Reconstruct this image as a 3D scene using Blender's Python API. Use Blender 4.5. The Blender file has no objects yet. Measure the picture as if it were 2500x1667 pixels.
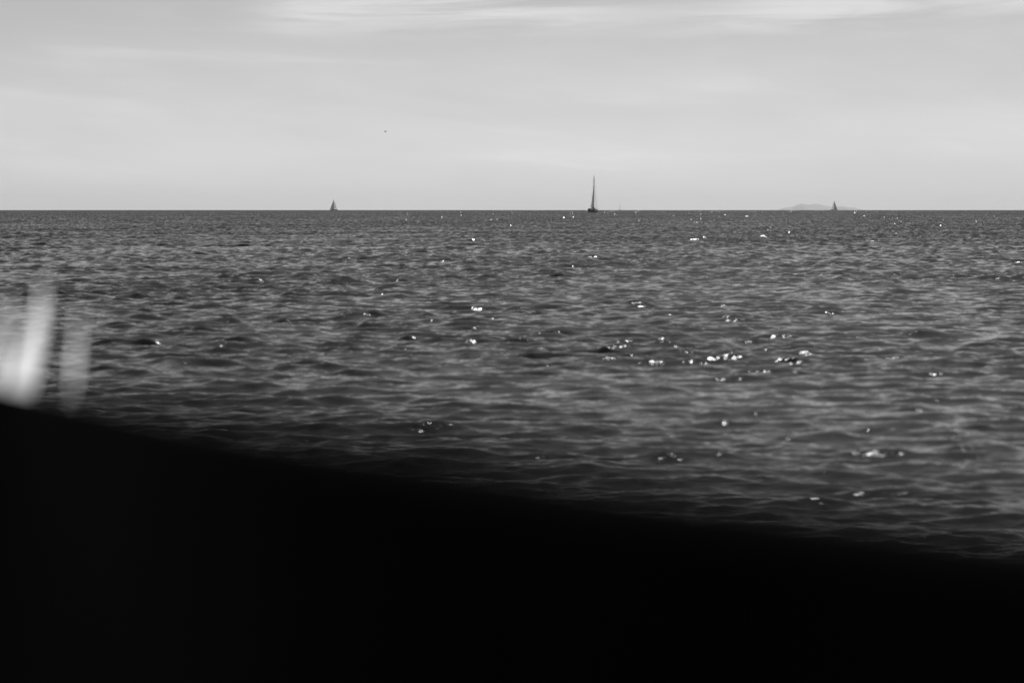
import bpy, bmesh, math, random
import numpy as np
from mathutils import Vector, Matrix, Euler

R = math.radians
random.seed(4)
sc = bpy.context.scene
col = sc.collection
EARTH = 6.371e6
CAM_H = 2.0
PITCH = 3.15                      # degrees below the true level
LENS = 85.0
FPX = 2500.0 * LENS / 36.0

# ------------------------------------------------------------------ camera
cd = bpy.data.cameras.new('camera')
cd.lens = LENS
cd.sensor_width = 36.0
cd.clip_start = 0.02
cd.clip_end = 120000.0
cd.dof.use_dof = True
cd.dof.focus_distance = 220.0
cd.dof.aperture_fstop = 2.0
cam = bpy.data.objects.new('camera', cd)
col.objects.link(cam)
cam.location = (0, 0, CAM_H)
cam.rotation_euler = (R(90 - PITCH), 0, 0)
sc.camera = cam

# ------------------------------------------------------------------ world: black-and-white sky with thin cirrus
SUN_AZ, SUN_EL = 9.5, 55.2        # azimuth to the right of the view, elevation
w = bpy.data.worlds.new('World'); sc.world = w; w.use_nodes = True
nt = w.node_tree; nt.nodes.clear()
def N(tree, typ, **kw):
    n = tree.nodes.new(typ)
    for k, v in kw.items(): setattr(n, k, v)
    return n
def math_node(tree, op, a, b=None, c=None, clamp=False):
    n = tree.nodes.new('ShaderNodeMath'); n.operation = op; n.use_clamp = clamp
    for i, v in enumerate((a, b, c)):
        if v is None: continue
        if isinstance(v, (int, float)): n.inputs[i].default_value = v
        else: tree.links.new(v, n.inputs[i])
    return n.outputs[0]
def smooth(tree, v, lo, hi, a=0.0, b=1.0):
    n = tree.nodes.new('ShaderNodeMapRange'); n.interpolation_type = 'SMOOTHSTEP'
    tree.links.new(v, n.inputs[0])
    n.inputs[1].default_value = lo; n.inputs[2].default_value = hi
    n.inputs[3].default_value = a; n.inputs[4].default_value = b
    return n.outputs[0]
sky = N(nt, 'ShaderNodeTexSky', sky_type='NISHITA')
sky.sun_disc = False
sky.sun_elevation = R(SUN_EL)
sky.sun_rotation = R(SUN_AZ)
sky.air_density = 1.0; sky.dust_density = 0.5; sky.ozone_density = 1.0
# black-and-white film behind a red filter: mostly the red of the sky
rgb = N(nt, 'ShaderNodeSeparateColor'); nt.links.new(sky.outputs[0], rgb.inputs[0])
film = math_node(nt, 'MULTIPLY_ADD', rgb.outputs[0], 0.85, math_node(nt, 'MULTIPLY', rgb.outputs[1], 0.15))
tc = N(nt, 'ShaderNodeTexCoord')
sep = N(nt, 'ShaderNodeSeparateXYZ'); nt.links.new(tc.outputs['Generated'], sep.inputs[0])
dx, dy, dz = sep.outputs
az = math_node(nt, 'ARCTAN2', dx, dy)
el = math_node(nt, 'ARCSINE', dz)
def streak(scale_az, scale_el, ox, detail, tilt=0.0, distort=0.0, rough=0.55):
    e2 = math_node(nt, 'MULTIPLY_ADD', az, tilt, el)
    cb = N(nt, 'ShaderNodeCombineXYZ')
    nt.links.new(math_node(nt, 'MULTIPLY', az, scale_az), cb.inputs[0])
    nt.links.new(math_node(nt, 'MULTIPLY', e2, scale_el), cb.inputs[1])
    cb.inputs[2].default_value = ox
    nz = N(nt, 'ShaderNodeTexNoise'); nz.inputs['Scale'].default_value = 1.0
    nz.inputs['Detail'].default_value = detail; nz.inputs['Roughness'].default_value = rough
    nz.inputs['Distortion'].default_value = distort
    nt.links.new(cb.outputs[0], nz.inputs['Vector'])
    return nz.outputs[0]
SEEDS = (36.1, 27.1, 6.0, 16.6)
# soft veil low down, thin streaks, and a bank of cirrus from four and a half degrees up
veil = smooth(nt, streak(6.0, 30.0, SEEDS[0], 3.0, 0.04), 0.30, 0.72)
low = math_node(nt, 'MULTIPLY', smooth(nt, el, R(4.8), R(2.2), 0.12, 1.0), veil)
wisps = math_node(nt, 'MULTIPLY', smooth(nt, streak(9.0, 100.0, SEEDS[1], 5.0, 0.05, 0.3), 0.50, 0.78), veil)
bank_h = math_node(nt, 'MULTIPLY', smooth(nt, el, R(3.8), R(4.6)), smooth(nt, el, R(22), R(50), 1.0, 0.5))
bank = math_node(nt, 'MULTIPLY', smooth(nt, streak(10.0, 130.0, SEEDS[2], 6.0, -0.02, 0.6, 0.6), 0.34, 0.62), bank_h)
gaps = smooth(nt, streak(5.0, 6.0, SEEDS[3], 1.0), 0.40, 0.56)
bank = math_node(nt, 'MULTIPLY', bank, gaps)
mottle = math_node(nt, 'MULTIPLY', smooth(nt, streak(17.0, 62.0, 14.2, 4.0, 0.10, 0.4, 0.6), 0.38, 0.72), 0.30)
low = math_node(nt, 'ADD', low, mottle)
cl = math_node(nt, 'MULTIPLY_ADD', low, 0.42, math_node(nt, 'MULTIPLY_ADD', wisps, 0.5, math_node(nt, 'MULTIPLY', bank, 1.2)))
amount = math_node(nt, 'MULTIPLY', cl, smooth(nt, el, 0.0, R(1.2), 0.55, 1.0))
CLOUD = 2.2
total = math_node(nt, 'MULTIPLY_ADD', amount, CLOUD, film)
bg = N(nt, 'ShaderNodeBackground'); bg.inputs[1].default_value = 0.0675
nt.links.new(total, bg.inputs[0])
wo = N(nt, 'ShaderNodeOutputWorld'); nt.links.new(bg.outputs[0], wo.inputs[0])

# ------------------------------------------------------------------ sun
sd = bpy.data.lights.new('sun', 'SUN'); sd.energy = 3.2; sd.angle = R(0.53); sd.color = (1, 1, 1)
sun = bpy.data.objects.new('sun', sd); col.objects.link(sun)
sdir = Vector((math.sin(R(SUN_AZ)) * math.cos(R(SUN_EL)), math.cos(R(SUN_AZ)) * math.cos(R(SUN_EL)), math.sin(R(SUN_EL))))
sun.rotation_euler = sdir.to_track_quat('Z', 'Y').to_euler()
sun.location = sdir * 60

# ------------------------------------------------------------------ exposure
vs = sc.view_settings
vs.view_transform = 'Standard'; vs.look = 'None'; vs.exposure = 0.12; vs.gamma = 1.0; vs.use_curve_mapping = False
sc.render.image_settings.color_mode = 'BW'     # a black-and-white photograph
sc.render.engine = 'CYCLES'
sc.cycles.max_bounces = 6
sc.cycles.volume_bounces = 4
sc.cycles.sample_clamp_indirect = 4.0
sc.cycles.sample_clamp_direct = 8.0
sc.cycles.blur_glossy = 0.2
sc.cycles.use_denoising = True
sc.cycles.use_adaptive_sampling = False

# ------------------------------------------------------------------ helpers
def mat(name, base, rough=0.6, spec=0.3, var=0.0, scale=3.0, translucent=0.0):
    m = bpy.data.materials.new(name); m.use_nodes = True
    t = m.node_tree; b = t.nodes['Principled BSDF']
    b.inputs['Base Color'].default_value = (base, base, base, 1)
    b.inputs['Roughness'].default_value = rough
    b.inputs['Specular IOR Level'].default_value = spec
    if var:
        c = N(t, 'ShaderNodeTexCoord'); nz = N(t, 'ShaderNodeTexNoise')
        nz.inputs['Scale'].default_value = scale; nz.inputs['Detail'].default_value = 4
        t.links.new(c.outputs['Object'], nz.inputs['Vector'])
        rmp = N(t, 'ShaderNodeMapRange')
        t.links.new(nz.outputs[0], rmp.inputs[0])
        rmp.inputs[1].default_value = 0.3; rmp.inputs[2].default_value = 0.7
        rmp.inputs[3].default_value = base * (1 - var); rmp.inputs[4].default_value = base * (1 + var)
        t.links.new(rmp.outputs[0], b.inputs['Base Color'])
    if translucent:
        tr = N(t, 'ShaderNodeBsdfTranslucent'); tr.inputs[0].default_value = (base, base, base, 1)
        mx = N(t, 'ShaderNodeMixShader'); mx.inputs[0].default_value = translucent
        t.links.new(b.outputs[0], mx.inputs[1]); t.links.new(tr.outputs[0], mx.inputs[2])
        t.links.new(mx.outputs[0], t.nodes['Material Output'].inputs[0])
    return m

def drop(d): return -d * d / (2 * EARTH)
def link(name, me, m=None, parent=None):
    o = bpy.data.objects.new(name, me); col.objects.link(o)
    if m: me.materials.append(m)
    if parent: o.parent = parent
    return o
def obj(name, bm, m, parent=None, smooth_=False):
    bmesh.ops.recalc_face_normals(bm, faces=bm.faces)
    me = bpy.data.meshes.new(name); bm.to_mesh(me); bm.free()
    if smooth_:
        for p in me.polygons: p.use_smooth = True
    return link(name, me, m, parent)
def empty(name, loc, rz, label, cat, group=None):
    o = bpy.data.objects.new(name, None); col.objects.link(o)
    o.location = loc; o.rotation_euler = (0, 0, rz)
    o['label'] = label; o['category'] = cat
    if group: o['group'] = group
    return o
def tube(bm, pts, radii, n=8, cap=True):
    rings = []
    for i, p in enumerate(pts):
        p = Vector(p)
        a = Vector(pts[max(i - 1, 0)]); b = Vector(pts[min(i + 1, len(pts) - 1)])
        d = (b - a).normalized()
        u = d.orthogonal().normalized()
        ref = Vector((0, 1, 0)) if abs(d.y) < 0.9 else Vector((1, 0, 0))
        u = (ref - d * ref.dot(d)).normalized(); v = d.cross(u)
        r = radii[i] if hasattr(radii, '__len__') else radii
        rings.append([bm.verts.new(p + (u * math.cos(2 * math.pi * k / n) + v * math.sin(2 * math.pi * k / n)) * r) for k in range(n)])
    for a, b in zip(rings, rings[1:]):
        for k in range(n):
            bm.faces.new((a[k], a[(k + 1) % n], b[(k + 1) % n], b[k]))
    if cap:
        bm.faces.new(rings[0]); bm.faces.new(rings[-1])
    return bm
def box(bm, x0, x1, y0, y1, z0, z1, taper=0.0):
    g = []
    for z, t in ((z0, 0), (z1, taper)):
        g.append([bm.verts.new((x, y, z)) for x, y in ((x0 + t, y0 + t), (x1 - t, y0 + t), (x1 - t, y1 - t), (x0 + t, y1 - t))])
    for k in range(4):
        bm.faces.new((g[0][k], g[0][(k + 1) % 4], g[1][(k + 1) % 4], g[1][k]))
    bm.faces.new(g[0]); bm.faces.new(g[1])
    return bm

# bearing of a feature across the view: tangent of the angle right of the camera axis
def across(px): return (px - 1250.0) / FPX

# ------------------------------------------------------------------ the sea
PEAK = 1.40        # m, dominant wavelength
SIGMA = 0.0230     # m, height standard deviation of the resolved waves
L1, N1 = 128.0, 2048
CUT = 0.33        # m, waves longer than this live in the 128 m field, shorter ones in the ripple field
L2, N2 = 16.0, 1024
WIND = R(266)     # direction the waves run, towards the camera and a little to the side

def wave_field(L, n, lam_lo, lam_hi, seed, a_scale=None, sigma=None, spread=5.0, choppy=0.7):
    rng = np.random.default_rng(seed)
    k1 = 2 * np.pi * np.fft.fftfreq(n, L / n)
    kx, ky = np.meshgrid(k1, k1, indexing='xy')
    k = np.hypot(kx, ky); k[0, 0] = 1e-6
    kp = 2 * np.pi / PEAK
    c = (kx * math.cos(WIND) + ky * math.sin(WIND)) / k
    D = 0.06 + 0.94 * np.abs(c) ** spread
    D = np.where(c < 0, D * 0.45, D)
    P = np.exp(-1.25 * (kp / k) ** 2) / k ** 3.5 * D
    P[(k > 2 * np.pi / lam_lo) | (k < 2 * np.pi / lam_hi)] = 0
    P[0, 0] = 0
    A = np.sqrt(P) * (rng.standard_normal((n, n)) + 1j * rng.standard_normal((n, n)))
    h = np.fft.ifft2(A) * n * n
    if a_scale is None:
        a_scale = sigma / h.real.std()
    h = h.real * a_scale
    ddx = np.fft.ifft2(-1j * A * kx / k).real * n * n * a_scale * choppy
    ddy = np.fft.ifft2(-1j * A * ky / k).real * n * n * a_scale * choppy
    return h.astype(np.float32), -ddx.astype(np.float32), -ddy.astype(np.float32), a_scale
# amplitude per mode scales with the mode spacing, so the ripple field continues the same spectrum
H1, DX1, DY1, A1 = wave_field(L1, N1, CUT, 60.0, 31, sigma=SIGMA)
H2, DX2, DY2, _ = wave_field(L2, N2, 0.055, CUT, 5, a_scale=A1 * (L1 / L2) * 0.52, choppy=0.5)

def cubic(F, L, x, y):
    n = F.shape[0]
    u = (x / L * n) % n; v = (y / L * n) % n
    iu = np.floor(u).astype(np.int64); iv = np.floor(v).astype(np.int64)
    fu = (u - iu).astype(np.float32); fv = (v - iv).astype(np.float32)
    def wts(t):
        return (-0.5 * t + t * t - 0.5 * t ** 3, 1 - 2.5 * t * t + 1.5 * t ** 3,
                0.5 * t + 2 * t * t - 1.5 * t ** 3, -0.5 * t * t + 0.5 * t ** 3)
    wu, wv = wts(fu), wts(fv)
    out = np.zeros_like(fu)
    for j in range(4):
        row = (iv + j - 1) % n
        acc = np.zeros_like(fu)
        for i in range(4):
            acc += wu[i] * F[row, (iu + i - 1) % n]
        out += wv[j] * acc
    return out

def grid_mesh(name, X, Y, Z):
    rows, cols = X.shape
    co = np.stack([X, Y, Z], -1).reshape(-1, 3).astype(np.float32)
    idx = np.arange(rows * cols, dtype=np.int32).reshape(rows, cols)
    q = np.stack([idx[:-1, :-1], idx[:-1, 1:], idx[1:, 1:], idx[1:, :-1]], -1).reshape(-1, 4)
    me = bpy.data.meshes.new(name)
    me.vertices.add(len(co)); me.vertices.foreach_set('co', co.ravel())
    me.loops.add(q.size); me.loops.foreach_set('vertex_index', q.ravel())
    me.polygons.add(len(q)); me.polygons.foreach_set('loop_start', np.arange(0, q.size, 4, dtype=np.int32))
    me.update(calc_edges=True)
    me.polygons.foreach_set('use_smooth', np.ones(len(q), dtype=bool))
    return me

# wind patches: slow swells and lulls in the steepness, tens of metres across
def patch_field():
    rng = np.random.default_rng(77)
    k1 = np.fft.fftfreq(256, 1 / 256.0)
    kx, ky = np.meshgrid(k1, k1, indexing='xy')
    kr = np.hypot(kx * 1.0, ky * 0.7)
    A = np.where((kr > 1.4) & (kr < 9), 1 / np.maximum(kr, 1) ** 1.0, 0) * (rng.standard_normal((256, 256)) + 1j * rng.standard_normal((256, 256)))
    p = np.fft.ifft2(A).real
    return np.clip(p / p.std(), -2, 2).astype(np.float32)
PF = patch_field()
def gust(x, y): return 1.0 + 0.14 * cubic(PF, L1, x, y)

# water material: dark neutral body under a Fresnel surface; ripples too fine for the mesh as bump and gloss
wm = bpy.data.materials.new('sea_water'); wm.use_nodes = True
t = wm.node_tree; b = t.nodes['Principled BSDF']
b.inputs['Base Color'].default_value = (0.004, 0.004, 0.004, 1)
b.inputs['IOR'].default_value = 1.333
g = N(t, 'ShaderNodeNewGeometry')
ln = N(t, 'ShaderNodeVectorMath', operation='LENGTH'); t.links.new(g.outputs['Position'], ln.inputs[0])
mr = N(t, 'ShaderNodeMapRange'); t.links.new(ln.outputs['Value'], mr.inputs[0])
mr.inputs[1].default_value = 25; mr.inputs[2].default_value = 120; mr.inputs[3].default_value = 0.05; mr.inputs[4].default_value = 0.07
t.links.new(mr.outputs[0], b.inputs['Roughness'])
nz = N(t, 'ShaderNodeTexNoise'); nz.inputs['Scale'].default_value = 18.0; nz.inputs['Detail'].default_value = 2.0
mp = N(t, 'ShaderNodeMapping'); mp.inputs['Scale'].default_value = (0.6, 1.0, 1.0)
t.links.new(g.outputs['Position'], mp.inputs[0]); t.links.new(mp.outputs[0], nz.inputs['Vector'])
bp = N(t, 'ShaderNodeBump');  bp.inputs['Distance'].default_value = 0.01
fd = N(t, 'ShaderNodeMapRange'); t.links.new(ln.outputs['Value'], fd.inputs[0])
fd.inputs[1].default_value = 15; fd.inputs[2].default_value = 110; fd.inputs[3].default_value = 0.75; fd.inputs[4].default_value = 0.25
t.links.new(fd.outputs[0], bp.inputs['Strength'])
t.links.new(nz.outputs[0], bp.inputs['Height']); t.links.new(bp.outputs[0], b.inputs['Normal'])

FRESH = 1.62      # the breeze is stronger offshore: steeper waves there
# near water: rows closer together near the eye, out to 128 m, with the ripples as geometry
Y0, Y1 = 9.0, 129.0
rows = int(math.log(Y1 / Y0) / 0.0022)
ys = Y0 * (Y1 / Y0) ** np.linspace(0, 1, rows); ys[-1] = Y1
cols = 480
us = np.linspace(-1, 1, cols)
X = us[None, :] * (0.27 * ys[:, None] + 2.0); Y = np.repeat(ys[:, None], cols, 1)
near = np.clip((140 - Y) / 70, 0, 1).astype(np.float32)
fresh = (0.74 + (FRESH - 0.74) * np.clip((Y - 18) / 110, 0, 1) ** 0.45).astype(np.float32)
calm = gust(X, Y); fresh = fresh * calm; near = near * calm
Z = cubic(H1, L1, X, Y) * fresh + cubic(H2, L2, X, Y) * near
XX = X + cubic(DX1, L1, X, Y) * fresh + cubic(DX2, L2, X, Y) * near
YY = Y + cubic(DY1, L1, X, Y) * fresh + cubic(DY2, L2, X, Y) * near
Z = Z - (X * X + Y * Y) / (2 * EARTH)
me = grid_mesh('sea', XX, YY, Z)
sea = link('sea', me, wm); sea['kind'] = 'structure'

# far water: squares of the same waves, overlapping at the edges, laid in staggered rows to beyond the horizon
NT = 640
H3, DX3, DY3, _ = wave_field(L1, N1, CUT, 60.0, 23, a_scale=A1)
tiles = []
for Hh, Dx, Dy in ((H1 * FRESH, DX1 * FRESH, DY1 * FRESH), (H3 * FRESH, DX3 * FRESH, DY3 * FRESH)):
    ax = np.linspace(-65.2, 65.2, NT + 1)
    X, Y = np.meshgrid(ax, ax)
    calm = gust(X + 64, Y + 64)
    Z = cubic(Hh, L1, X + 64, Y + 64) * calm
    XX = X + cubic(Dx, L1, X + 64, Y + 64) * calm; YY = Y + cubic(Dy, L1, X + 64, Y + 64) * calm
    tile_me = grid_mesh('sea_square', XX, YY, Z)
    tile_me.materials.append(wm)
    tiles.append(bpy.data.objects.new('sea_square', tile_me))
pts, rots, kinds = [], [], []
rng = random.Random(8)
for j in range(1, 46):
    cy = j * L1 + 64
    half = int((0.34 * cy + 100) / L1) + 2
    shift = rng.uniform(0, L1)
    for i in range(-half, half + 1):
        cx = i * L1 + shift - 64
        turn = rng.random() < 0.5
        pts.append((cx, cy, drop(math.hypot(cx, cy))))
        e = Euler((-cy / EARTH, cx / EARTH, 0.0)).to_matrix() @ Matrix.Rotation(math.pi if turn else 0.0, 3, 'Z')
        rots.append(tuple(e.to_euler())); kinds.append(rng.randrange(2))
pm = bpy.data.meshes.new('open_sea'); pm.from_pydata(pts, [], [])
at = pm.attributes.new('tilt', 'FLOAT_VECTOR', 'POINT'); at.data.foreach_set('vector', np.array(rots, dtype=np.float32).ravel())
at = pm.attributes.new('which', 'INT', 'POINT'); at.data.foreach_set('value', np.array(kinds, dtype=np.int32))
open_sea = link('open_sea', pm, wm); open_sea['kind'] = 'structure'
ng = bpy.data.node_groups.new('lay_squares', 'GeometryNodeTree')
ng.interface.new_socket('Geometry', in_out='INPUT', socket_type='NodeSocketGeometry')
ng.interface.new_socket('Geometry', in_out='OUTPUT', socket_type='NodeSocketGeometry')
gi = ng.nodes.new('NodeGroupInput'); go = ng.nodes.new('NodeGroupOutput')
m2 = ng.nodes.new('GeometryNodeMeshToPoints'); ng.links.new(gi.outputs[0], m2.inputs[0])
na = ng.nodes.new('GeometryNodeInputNamedAttribute'); na.data_type = 'FLOAT_VECTOR'; na.inputs['Name'].default_value = 'tilt'
nw = ng.nodes.new('GeometryNodeInputNamedAttribute'); nw.data_type = 'INT'; nw.inputs['Name'].default_value = 'which'
jn = ng.nodes.new('GeometryNodeJoinGeometry')
for k, tl in enumerate(tiles):
    oi = ng.nodes.new('GeometryNodeObjectInfo'); oi.inputs['Object'].default_value = tl
    cpn = ng.nodes.new('FunctionNodeCompare'); cpn.data_type = 'INT'; cpn.operation = 'EQUAL'
    ng.links.new(nw.outputs[0], cpn.inputs[2]); cpn.inputs[3].default_value = k
    ip = ng.nodes.new('GeometryNodeInstanceOnPoints')
    ng.links.new(m2.outputs[0], ip.inputs['Points']); ng.links.new(cpn.outputs[0], ip.inputs['Selection'])
    ng.links.new(oi.outputs['Geometry'], ip.inputs['Instance']); ng.links.new(na.outputs[0], ip.inputs['Rotation'])
    ng.links.new(ip.outputs[0], jn.inputs[0])
ng.links.new(jn.outputs[0], go.inputs[0])
md = open_sea.modifiers.new('lay_squares', 'NODES'); md.node_group = ng

# the rest of the water all round, a little under the troughs
bm = bmesh.new()
radii = [0.0] + [4 * 1.35 ** i for i in range(32)]
radii = [r for r in radii if r < 33000] + [33000]
prev = None; seg = 96
for r in radii:
    if r == 0:
        ring = [bm.verts.new((0, 0, -0.45))]
    else:
        ring = [bm.verts.new((r * math.cos(2 * math.pi * k / seg), r * math.sin(2 * math.pi * k / seg), drop(r) - 0.45)) for k in range(seg)]
    if prev:
        for k in range(seg):
            if len(prev) == 1: bm.faces.new((prev[0], ring[k], ring[(k + 1) % seg]))
            else: bm.faces.new((prev[k], ring[k], ring[(k + 1) % seg], prev[(k + 1) % seg]))
    prev = ring
o = obj('distant_sea', bm, wm, smooth_=True); o['kind'] = 'structure'

# ------------------------------------------------------------------ island on the skyline
ISL_D = 30000.0
isl_m = mat('island_rock', 0.30, 0.9, 0.1, 0.35, 0.012)
prof = [(1893, 0.0), (1900, 2.2), (1908, 4.2), (1917, 6.2), (1931, 7.2), (1940, 11.0), (1948, 15.2), (1955, 15.8), (1964, 14.2),
        (1972, 13.2), (1980, 14.2), (1989, 15.6), (2001, 15.4), (2012, 12.0), (2022, 9.6), (2032, 8.2), (2041, 8.6), (2050, 9.8),
        (2058, 8.8), (2066, 7.2), (2075, 6.8), (2085, 6.2), (2094, 4.2), (2103, 2.2), (2112, 0.0)]
bm = bmesh.new()
hid = (ISL_D - math.sqrt(2 * EARTH * CAM_H)) ** 2 / (2 * EARTH)
rng = random.Random(2)
px_m = ISL_D / FPX
fine = []
for (xa, ya), (xb, yb) in zip(prof, prof[1:]):
    for s in range(3):
        f = s / 3; fine.append((xa + (xb - xa) * f, ya + (yb - ya) * f))
fine.append(prof[-1])
rows_ = []
ND = 16
for i, (px, hh) in enumerate(fine):
    x = across(px) * ISL_D; top = hh * px_m + hid + rng.uniform(-0.6, 0.6) * min(1, hh)
    row = []
    for j in range(ND + 1):
        v = j / ND * 2 - 1
        depth = v * (225 + 30 * hh) + 100 * math.sin(i * 0.21)
        z = (top + 6) * max(0, 1 - abs(v) ** 1.5) * (1 + (rng.uniform(-0.10, 0.0) if 0 < abs(v) < 1 else 0)) - 6
        row.append(bm.verts.new((x, depth, z)))
    rows_.append(row)
for a, c in zip(rows_, rows_[1:]):
    for j in range(ND):
        bm.faces.new((a[j], a[j + 1], c[j + 1], c[j]))
isl = obj('island', bm, isl_m, smooth_=True); isl.location = (0, ISL_D, drop(ISL_D)); isl['kind'] = 'structure'

# ------------------------------------------------------------------ sailing boats
M_hull = mat('hull_paint', 0.08, 0.4, 0.4, 0.15, 1.5)
M_dark = mat('dark_canvas', 0.02, 0.9, 0.1, 0.3, 4.0)
M_deck = mat('deck', 0.30, 0.7, 0.2, 0.2, 3.0)
M_spar = mat('spar_metal', 0.12, 0.45, 0.4, 0.1, 2.0)
M_wire = mat('rigging_wire', 0.10, 0.5, 0.3, 0.1, 2.0)
M_sail = mat('sailcloth', 0.85, 0.85, 0.1, 0.08, 0.8, 0.62)
M_sail_shade = mat('shaded_sailcloth', 0.55, 0.85, 0.1, 0.12, 0.8, 0.35)  # headsail copy of the sailcloth, shade put into its darker colour
M_white = mat('white_gelcoat', 0.70, 0.4, 0.4, 0.05, 2.0)
M_glass = mat('window_tint', 0.02, 0.15, 0.5)
M_cloth = mat('dark_clothing', 0.03, 0.9, 0.1, 0.2, 6.0)

def hull_mesh(L, B, free, draft=0.45):
    bm = bmesh.new(); ns, nu = 18, 7
    rings = []
    for i in range(ns + 1):
        tt = i / ns
        y = -0.47 * L + tt * L
        bt = B / 2 * (0.78 + 0.22 * math.sin(math.pi * min(1, tt / 0.8) * 0.62)) if tt < 0.45 else B / 2 * max(0.02, (1 - ((tt - 0.45) / 0.55) ** 2.1)) * 1.0
        if tt < 0.45: bt = B / 2 * (0.80 + 0.20 * math.sin(math.pi / 2 * tt / 0.45))
        sheer = free * (1.0 + 0.30 * (tt - 0.3) ** 2 / 0.49 * (1 if tt > 0.3 else 0.3))
        kd = draft * math.sin(math.pi * min(1, max(0.0, 0.12 + tt * 0.88))) ** 0.6 if tt < 1 else -0.2
        rake = 0.0
        ring = []
        for s in (-1, 1):
            side = []
            for j in range(nu):
                u = j / (nu - 1)
                ang = u * math.pi / 2
                x = s * bt * math.cos(ang) ** 0.55
                z = sheer - (sheer + kd) * math.sin(ang) ** 1.15
                yy = y + (0.0 if tt < 1 else 0) - (0.06 * L * (1 - z / sheer) * max(0, tt - 0.8) / 0.2 * 0.6 if z < sheer else 0)
                side.append((x, yy, z))
            ring.append(side)
        full = ring[0] + ring[1][::-1][1:]
        rings.append([bm.verts.new(p) for p in full])
    for a, c in zip(rings, rings[1:]):
        for k in range(len(a) - 1):
            bm.faces.new((a[k], a[k + 1], c[k + 1], c[k]))
        bm.faces.new((a[-1], a[0], c[0], c[-1]))          # the deck
    bm.faces.new(rings[0]); bm.faces.new(rings[-1])
    return bm

def sail_mesh(tack, clew, head, camber, side, roach=0.0, n=12):
    """A cloth triangle with belly, 2 cm thick."""
    bm = bmesh.new()
    tack, clew, head = Vector(tack), Vector(clew), Vector(head)
    foot = (clew - tack); nrm = Vector((1, 0, 0)) * side
    layers = []
    for off in (0.0, 0.02):
        g_ = []
        for i in range(n + 1):
            v = i / n
            a = tack.lerp(head, v); c = clew.lerp(head, v)
            out = foot.normalized() * roach * math.sin(math.pi * v)
            c = c + out
            wv = (c - a).length
            g_.append([bm.verts.new(a.lerp(c, j / 8) + nrm * (camber * wv * math.sin(math.pi * (j / 8) ** 0.8) + off)) for j in range(9)])
        layers.append(g_)
    for g_ in layers:
        for i in range(n):
            for j in range(8):
                bm.faces.new((g_[i][j], g_[i][j + 1], g_[i + 1][j + 1], g_[i + 1][j]))
    A, Bm = layers
    for i in range(n):
        for j in (0, 8):
            bm.faces.new((A[i][j], A[i + 1][j], Bm[i + 1][j], Bm[i][j]))
    for j in range(8):
        bm.faces.new((A[0][j], A[0][j + 1], Bm[0][j + 1], Bm[0][j]))
        bm.faces.new((A[n][j], A[n][j + 1], Bm[n][j + 1], Bm[n][j]))
    return bm

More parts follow.
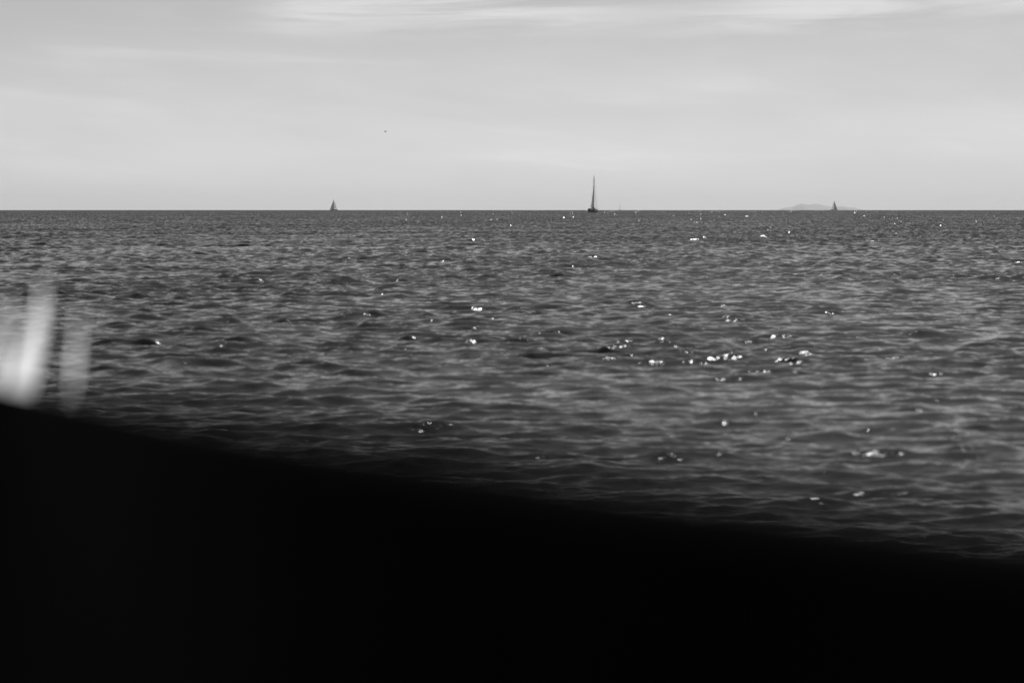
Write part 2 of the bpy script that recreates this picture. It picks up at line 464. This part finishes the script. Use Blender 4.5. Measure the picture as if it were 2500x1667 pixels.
def sailboat(px, dist, heading, label, L, B, free, mast_h, heel=0.0, boom_swing=0.0, main=True, jib=False, furled=True, big=False,
             sail_m=None, mast_r=0.09, wire_r=0.012, main_top=0.97, roach=0.35):
    """heading: degrees the bow points clockwise from straight away."""
    x = across(px) * dist
    root = empty('sailing_boat', (x, dist, drop(math.hypot(x, dist))), -R(heading), label, 'sailboat', 'sailing boats out on the sea')
    root.rotation_euler = (0, R(heel), -R(heading))
    sm = sail_m or M_sail
    obj('hull', hull_mesh(L, B, free), M_hull, root, True)
    my = 0.06 * L
    deck_z = free * 0.98
    # cabin trunk with its windows
    bm = bmesh.new(); box(bm, -B * 0.27, B * 0.27, my - 0.10 * L, my + 0.20 * L, deck_z - 0.1, deck_z + 0.42, 0.16)
    cab = obj('cabin', bm, M_deck, root)
    for s in (-1, 1):
        for q in range(3):
            bm = bmesh.new(); yy = my - 0.06 * L + q * 0.075 * L
            box(bm, s * B * 0.245 - 0.06, s * B * 0.245 + 0.06, yy, yy + 0.05 * L, deck_z + 0.06, deck_z + 0.22)
            obj('window', bm, M_glass, cab)
    # mast, spreaders, boom
    mz = deck_z + 0.35
    obj('mast', tube(bmesh.new(), [(0, my, mz - 0.6), (0, my, mast_h * 0.6), (0, my - 0.05, mast_h)], [mast_r, mast_r, mast_r * 0.9]), M_spar, root, True)
    for f in (0.42, 0.68):
        obj('spreader', tube(bmesh.new(), [(-B * 0.27, my - 0.25, mast_h * f), (0, my, mast_h * f + 0.1), (B * 0.27, my - 0.25, mast_h * f)], 0.035, 6), M_spar, root)
    bang = R(boom_swing); bl = 0.40 * L; bz = mz + 0.95
    def sw(v): return (math.sin(bang) * v, my - 0.15 - math.cos(bang) * v)
    bx_, by_ = sw(bl)
    obj('boom', tube(bmesh.new(), [(0, my - 0.1, bz), (bx_, by_, bz + 0.05)], 0.085), M_spar, root)
    side = 1 if boom_swing >= 0 else -1
    if main:
        ms = obj('mainsail', sail_mesh((0, my - 0.14, bz + 0.12), (bx_ * 0.97, by_ + 0.1, bz + 0.14), (0, my - 0.16, mast_h * main_top), 0.06, side, roach), sm, root, True)
        for f in (0.2, 0.4, 0.6, 0.8):
            zz = bz + (mast_h * main_top - bz) * f
            ex, ey = sw(bl * (1 - f) + 0.30 * math.sin(math.pi * f)); ix, iy = sw(max(0.1, bl * (1 - f) - 0.9))
            obj('batten', tube(bmesh.new(), [(ix + 0.16 * side, iy, zz), (ex + 0.03 * side, ey, zz + 0.02)], 0.035, 6), M_spar, ms)
    bow = (0, 0.515 * L, free * 1.22); top = (0, my + 0.05, mast_h * 0.93)
    if jib:
        ms = obj('headsail', sail_mesh(Vector(bow) + Vector((0, -0.15, 0.35)), (side * B * 0.32, my - 0.55, deck_z + 0.55), Vector(top) + Vector((0, 0.1, -0.3)), 0.10, side, -0.15), M_sail_shade, root, True)
    if furled:
        obj('furled_headsail', tube(bmesh.new(), [bow, Vector(bow).lerp(Vector(top), 0.5), top], [0.10, 0.085, 0.05]), M_sail, root, True)
    else:
        obj('forestay', tube(bmesh.new(), [bow, top], wire_r * 1.5, 6), M_wire, root)
    obj('backstay', tube(bmesh.new(), [(0, -0.46 * L, free), (0, my - 0.05, mast_h)], wire_r, 6), M_wire, root)
    for s in (-1, 1):
        obj('shroud', tube(bmesh.new(), [(s * B * 0.46, my - 0.3, deck_z), (s * B * 0.27, my - 0.25, mast_h * 0.42), (s * B * 0.24, my - 0.22, mast_h * 0.68), (0, my, mast_h * 0.97)], wire_r, 6), M_wire, root)
    # rails at bow and stern
    for y0, y1 in ((0.36 * L, 0.515 * L), (-0.46 * L, -0.30 * L)):
        bm = bmesh.new()
        wb0 = B * (0.30 if y0 > 0 else 0.40); wb1 = B * (0.05 if y0 > 0 else 0.42)
        zt = free * (1.15 if y0 > 0 else 1.0) + 0.65
        pth = [(-wb0, y0, zt), (-wb1, y1, zt), (wb1, y1, zt), (wb0, y0, zt)] if y0 > 0 else [(-wb1, y1, zt), (-wb0, y0, zt), (wb0, y0, zt), (wb1, y1, zt)]
        tube(bm, pth, 0.025, 6)
        for p in pth: tube(bm, [(p[0], p[1], zt - 0.7), p], 0.022, 6)
        obj('bow_rail' if y0 > 0 else 'stern_rail', bm, M_spar, root)
    if big:
        # sprayhood, wheel, liferaft, locker on the transom
        bm = bmesh.new()
        prev_ = None
        for i in range(6):
            a = math.pi * (0.10 + 0.45 * i / 5)
            yy = my - 0.10 * L - 0.9 + math.cos(a) * 1.0; hz = deck_z + 0.35 + math.sin(a) * 0.85
            ring = [bm.verts.new((B * 0.29 * math.cos(math.pi * j / 8), yy, deck_z + (hz - deck_z) * math.sin(math.pi * j / 8) ** 0.5)) for j in range(9)]
            if prev_:
                for j in range(8): bm.faces.new((prev_[j], prev_[j + 1], ring[j + 1], ring[j]))
            prev_ = ring
        bmesh.ops.solidify(bm, geom=bm.faces[:], thickness=0.03)
        obj('sprayhood', bm, M_dark, root, True)
        bm = bmesh.new()
        for k in range(16):
            a0, a1 = 2 * math.pi * k / 16, 2 * math.pi * (k + 1) / 16
            tube(bm, [(0.45 * math.cos(a0), -0.33 * L, deck_z + 0.55 + 0.45 * math.sin(a0)), (0.45 * math.cos(a1), -0.33 * L, deck_z + 0.55 + 0.45 * math.sin(a1))], 0.03, 6)
        for k in range(5):
            a0 = 2 * math.pi * k / 5
            tube(bm, [(0, -0.33 * L, deck_z + 0.55), (0.45 * math.cos(a0), -0.33 * L, deck_z + 0.55 + 0.45 * math.sin(a0))], 0.02, 6)
        tube(bm, [(0, -0.32 * L, deck_z - 0.2), (0, -0.325 * L, deck_z + 0.6)], [0.14, 0.09])
        obj('steering_wheel', bm, M_spar, root)
        bm = bmesh.new(); box(bm, -B * 0.40, -B * 0.12, -0.462 * L, -0.43 * L, deck_z - 0.05, deck_z + 0.75, 0.05)
        obj('stern_locker', bm, M_dark, root)
        bm = bmesh.new(); tube(bm, [(B * 0.30, -0.455 * L, deck_z + 0.05), (B * 0.30, -0.455 * L, deck_z + 0.75), (B * 0.30, -0.46 * L, deck_z + 1.05)], [0.08, 0.16, 0.13])
        obj('outboard_motor', bm, M_dark, root, True)
        bm = bmesh.new()
        for s in (-1, 1): box(bm, *(sorted((s * B * 0.22, s * B * 0.42))), -0.42 * L, -0.16 * L, deck_z - 0.05, deck_z + 0.32, 0.03)
        obj('cockpit_coaming', bm, M_deck, root)
    return root

boatA = sailboat(1449, 1180, 14, 'large dark sailing boat nearest of all, mainsail up, seen from astern near the middle', 12.6, 4.0, 1.25, 18.0,
         heel=0.0, boom_swing=-4.5, big=True, mast_r=0.15, wire_r=0.02, main_top=0.80, roach=-0.30)
boatB = sailboat(816, 3280, -82, 'small sailing boat with two full grey sails on the left skyline', 10.5, 3.3, 1.3, 14.8,
         heel=3, boom_swing=16, jib=True, furled=False, mast_r=0.12, wire_r=0.02)
boatC = sailboat(2035, 3850, 96, 'small sailing boat with pointed sails in front of the pale island', 10.0, 3.2, 1.3, 15.0,
         heel=-2, boom_swing=-10, jib=True, furled=False, mast_r=0.14, wire_r=0.03)
boatD = sailboat(1513, 5900, 24, 'tiniest sailing boat, bare mast only, just right of the large one', 11.0, 3.4, 1.2, 15.5,
         main=False, furled=True, mast_r=0.25, wire_r=0.02)

# ------------------------------------------------------------------ crew in the cockpit of the near boat
def person(name, loc, rz, label, lean=0.0, h=1.0):
    verts = [((0, 0, 0.0), .15), ((0, 0.02, .28), .15), ((0, 0.04, .48), .17), ((0, 0.05, .60), .065), ((0, 0.06, .72), .10), ((0, 0.06, .84), .085),
             ((-.19, .03, .50), .065), ((-.27, .10, .26), .05), ((-.22, .32, .20), .04), ((-.20, .40, .20), .045),
             ((.19, .03, .50), .065), ((.27, .10, .26), .05), ((.22, .32, .20), .04), ((.20, .40, .20), .045),
             ((-.10, .08, -.02), .10), ((-.13, .45, .02), .075), ((-.13, .46, -.38), .055), ((-.13, .60, -.42), .05),
             ((.10, .08, -.02), .10), ((.13, .45, .02), .075), ((.13, .46, -.38), .055), ((.13, .60, -.42), .05)]
    edges = [(0, 1), (1, 2), (2, 3), (3, 4), (4, 5), (2, 6), (6, 7), (7, 8), (8, 9), (2, 10), (10, 11), (11, 12), (12, 13),
             (0, 14), (14, 15), (15, 16), (16, 17), (0, 18), (18, 19), (19, 20), (20, 21)]
    me = bpy.data.meshes.new(name); me.from_pydata([v[0] for v in verts], edges, [])
    tmp = bpy.data.objects.new(name, me); col.objects.link(tmp)
    tmp.modifiers.new('skin', 'SKIN')
    for i, v in enumerate(verts):
        me.skin_vertices[0].data[i].radius = (v[1], v[1]); me.skin_vertices[0].data[i].use_root = (i == 0)
    s = tmp.modifiers.new('sub', 'SUBSURF'); s.levels = 1; s.render_levels = 1
    dg = bpy.context.evaluated_depsgraph_get()
    new = bpy.data.meshes.new_from_object(tmp.evaluated_get(dg))
    bpy.data.objects.remove(tmp)
    o = link(name, new, None); new.materials.clear(); new.materials.append(M_cloth)
    for p in new.polygons: p.use_smooth = True
    o.location = loc; o.rotation_euler = (lean, 0, rz); o.scale = (h,) * 3
    o['label'] = label; o['category'] = 'person'; o['group'] = 'crew of the near boat'
    return o
bpy.context.view_layer.update()
MA = boatA.matrix_world
for lx, ly, rz, lab in ((-1.15, -3.6, -1.2, 'person in dark clothes seated at the left of the boat cockpit'),
                        (0.95, -3.3, 1.4, 'person in dark clothes seated in the middle of the boat cockpit'),
                        (0.95, -2.4, 1.7, 'person in dark clothes seated close to the boat mast')):
    person('person', MA @ Vector((lx, ly, 1.62)), rz - R(14), lab)

# ------------------------------------------------------------------ gull
M_bird = mat('dark_plumage', 0.04, 0.8, 0.2, 0.3, 8.0)
bd = 600.0
br = empty('bird', (across(942) * bd, bd, CAM_H + (513 - 324) / FPX * bd - 0.32), R(70), 'lone dark bird flying over the sea above the left boat', 'bird')
br.scale = (0.85,) * 3
obj('body', tube(bmesh.new(), [(0, -0.34, 0.02), (0, -0.22, 0.02), (0, -0.05, 0), (0, 0.14, 0), (0, 0.24, 0.03), (0, 0.32, 0.03), (0, 0.38, 0.02)],
                 [0.02, 0.07, 0.115, 0.10, 0.06, 0.055, 0.012], 10), M_bird, br, True)
for s in (-1, 1):
    bm = bmesh.new(); secs = []
    for x, y0, y1, z in ((0.05, -0.10, 0.12, 0.04), (0.25, -0.10, 0.17, 0.16), (0.42, -0.12, 0.14, 0.20), (0.58, -0.18, 0.04, 0.14), (0.70, -0.22, -0.16, 0.08)):
        secs.append([bm.verts.new((s * x, y0, z)), bm.verts.new((s * x, (y0 + y1) / 2, z + 0.025)), bm.verts.new((s * x, y1, z)), bm.verts.new((s * x, (y0 + y1) / 2, z - 0.012))])
    for a, c in zip(secs, secs[1:]):
        for k in range(4): bm.faces.new((a[k], a[(k + 1) % 4], c[(k + 1) % 4], c[k]))
    bm.faces.new(secs[0]); bm.faces.new(secs[-1])
    obj('wing', bm, M_bird, br)
bm = bmesh.new()
vs_ = [bm.verts.new(p) for p in ((-0.03, -0.28, 0.02), (0.03, -0.28, 0.02), (0.10, -0.48, 0.02), (-0.10, -0.48, 0.02))]
f = bm.faces.new(vs_); bmesh.ops.solidify(bm, geom=[f], thickness=0.012)
obj('tail', bm, M_bird, br)

# ------------------------------------------------------------------ dark ledge close to the eye, sloping down to the right
M_ledge = mat('black_rubber', 0.005, 0.95, 0.02, 0.25, 9.0)
cp, sp = math.cos(R(PITCH)), math.sin(R(PITCH))
def ray(px, py, depth):
    """point at a depth along the optical axis"""
    u = (px - 1250) / FPX; v = (833.5 - py) / FPX
    return Vector((u * depth, depth * (cp + v * sp), CAM_H + depth * (-sp + v * cp)))
edge = [(-900, 735, 4.2), (-500, 830, 3.6), (-200, 900, 3.0), (0, 944, 2.6), (115, 956, 2.0), (230, 966, 1.6), (344, 976, 1.28), (500, 989, 1.02), (700, 1006, .88), (900, 1027, .81),
        (1104, 1058, .80), (1308, 1090, .80), (1500, 1126, .80), (1900, 1180, .80), (2189, 1221, .80), (2500, 1265, .80), (2900, 1320, .82), (3400, 1382, .86)]
top_pts = [ray(*e) for e in edge]
bm = bmesh.new(); rings = []
for p in top_pts:
    away = Vector((p.x, p.y, 0)).normalized()
    rr = 0.02; ring = []
    sec = [(0.0, -0.9)]                       # outer skin down, rounded top, inner face towards the eye
    sec = [(0.05, -0.9), (0.05, -0.03)] + [(0.02 + 0.03 * math.cos(a), -0.03 + 0.03 * math.sin(a)) for a in (0.4, 0.8, 1.2, 1.57, 2.0, 2.5, 2.9)] + [(-0.01, -0.06), (-0.03, -0.4), (-0.04, -0.9)]
    for a, z in sec:
        ring.append(bm.verts.new(p + away * a + Vector((0, 0, z))))
    rings.append(ring)
for a, c in zip(rings, rings[1:]):
    for k in range(len(a)):
        bm.faces.new((a[k], a[(k + 1) % len(a)], c[(k + 1) % len(a)], c[k]))
bm.faces.new(rings[0]); bm.faces.new(rings[-1])
led = obj('window_ledge', bm, M_ledge, None, True)
led['label'] = 'black out-of-focus ledge sloping down across the bottom of the view'; led['category'] = 'ledge'

# added translucent strips imitating glare streaks at the far left, sun behind them, lens-blurred
M_pale = mat('pale_glare', 0.95, 0.8, 0.2, 0.03, 12.0, 0.75)
def glare_ribbon(pts, label):
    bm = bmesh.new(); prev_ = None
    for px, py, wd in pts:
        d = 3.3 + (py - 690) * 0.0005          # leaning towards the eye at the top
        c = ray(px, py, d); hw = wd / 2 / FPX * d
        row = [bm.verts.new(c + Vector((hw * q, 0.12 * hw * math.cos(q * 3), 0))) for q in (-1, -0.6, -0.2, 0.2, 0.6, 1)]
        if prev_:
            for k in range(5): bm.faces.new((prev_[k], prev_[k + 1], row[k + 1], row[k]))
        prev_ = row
    o = obj('glare_strip', bm, M_pale, None, True)
    o['label'] = label; o['category'] = 'strip'; o['group'] = 'strips added for the glare above the ledge'
glare_ribbon([(108, 690, 3), (99, 745, 18), (88, 810, 36), (68, 880, 54), (46, 960, 66), (30, 1100, 70), (10, 1500, 74)],
       'tallest pale blurred strip added for the glare, leaning left, above the left end of the black ledge')
glare_ribbon([(196, 750, 2), (190, 820, 8), (184, 880, 14), (180, 925, 10), (175, 970, 4), (165, 1100, 3)],
       'thin pale blurred strip added for the glare, right of the tallest one above the black ledge')
glare_ribbon([(24, 710, 3), (16, 790, 14), (2, 880, 28), (-20, 1000, 38), (-50, 1500, 40)],
       'pale blurred strip added for the glare, cut by the left picture edge above the black ledge')

# ------------------------------------------------------------------ haze over the water
HZ = 1
if HZ:
    bm = bmesh.new(); box(bm, -34000, 34000, -34000, 36000, drop(33000) - 1.6, 160)
    hm = bpy.data.materials.new('sea_haze'); hm.use_nodes = True
    t = hm.node_tree; t.nodes.clear()
    pv = N(t, 'ShaderNodeVolumePrincipled'); pv.inputs['Color'].default_value = (0.995, 0.995, 0.995, 1)
    pv.inputs['Density'].default_value = 0.95 / 33000; pv.inputs['Anisotropy'].default_value = 0.45
    mo = N(t, 'ShaderNodeOutputMaterial'); t.links.new(pv.outputs[0], mo.inputs['Volume'])
    hz = obj('haze', bm, hm); hz['kind'] = 'stuff'
    hz['label'] = 'pale summer haze lying over the whole sea'
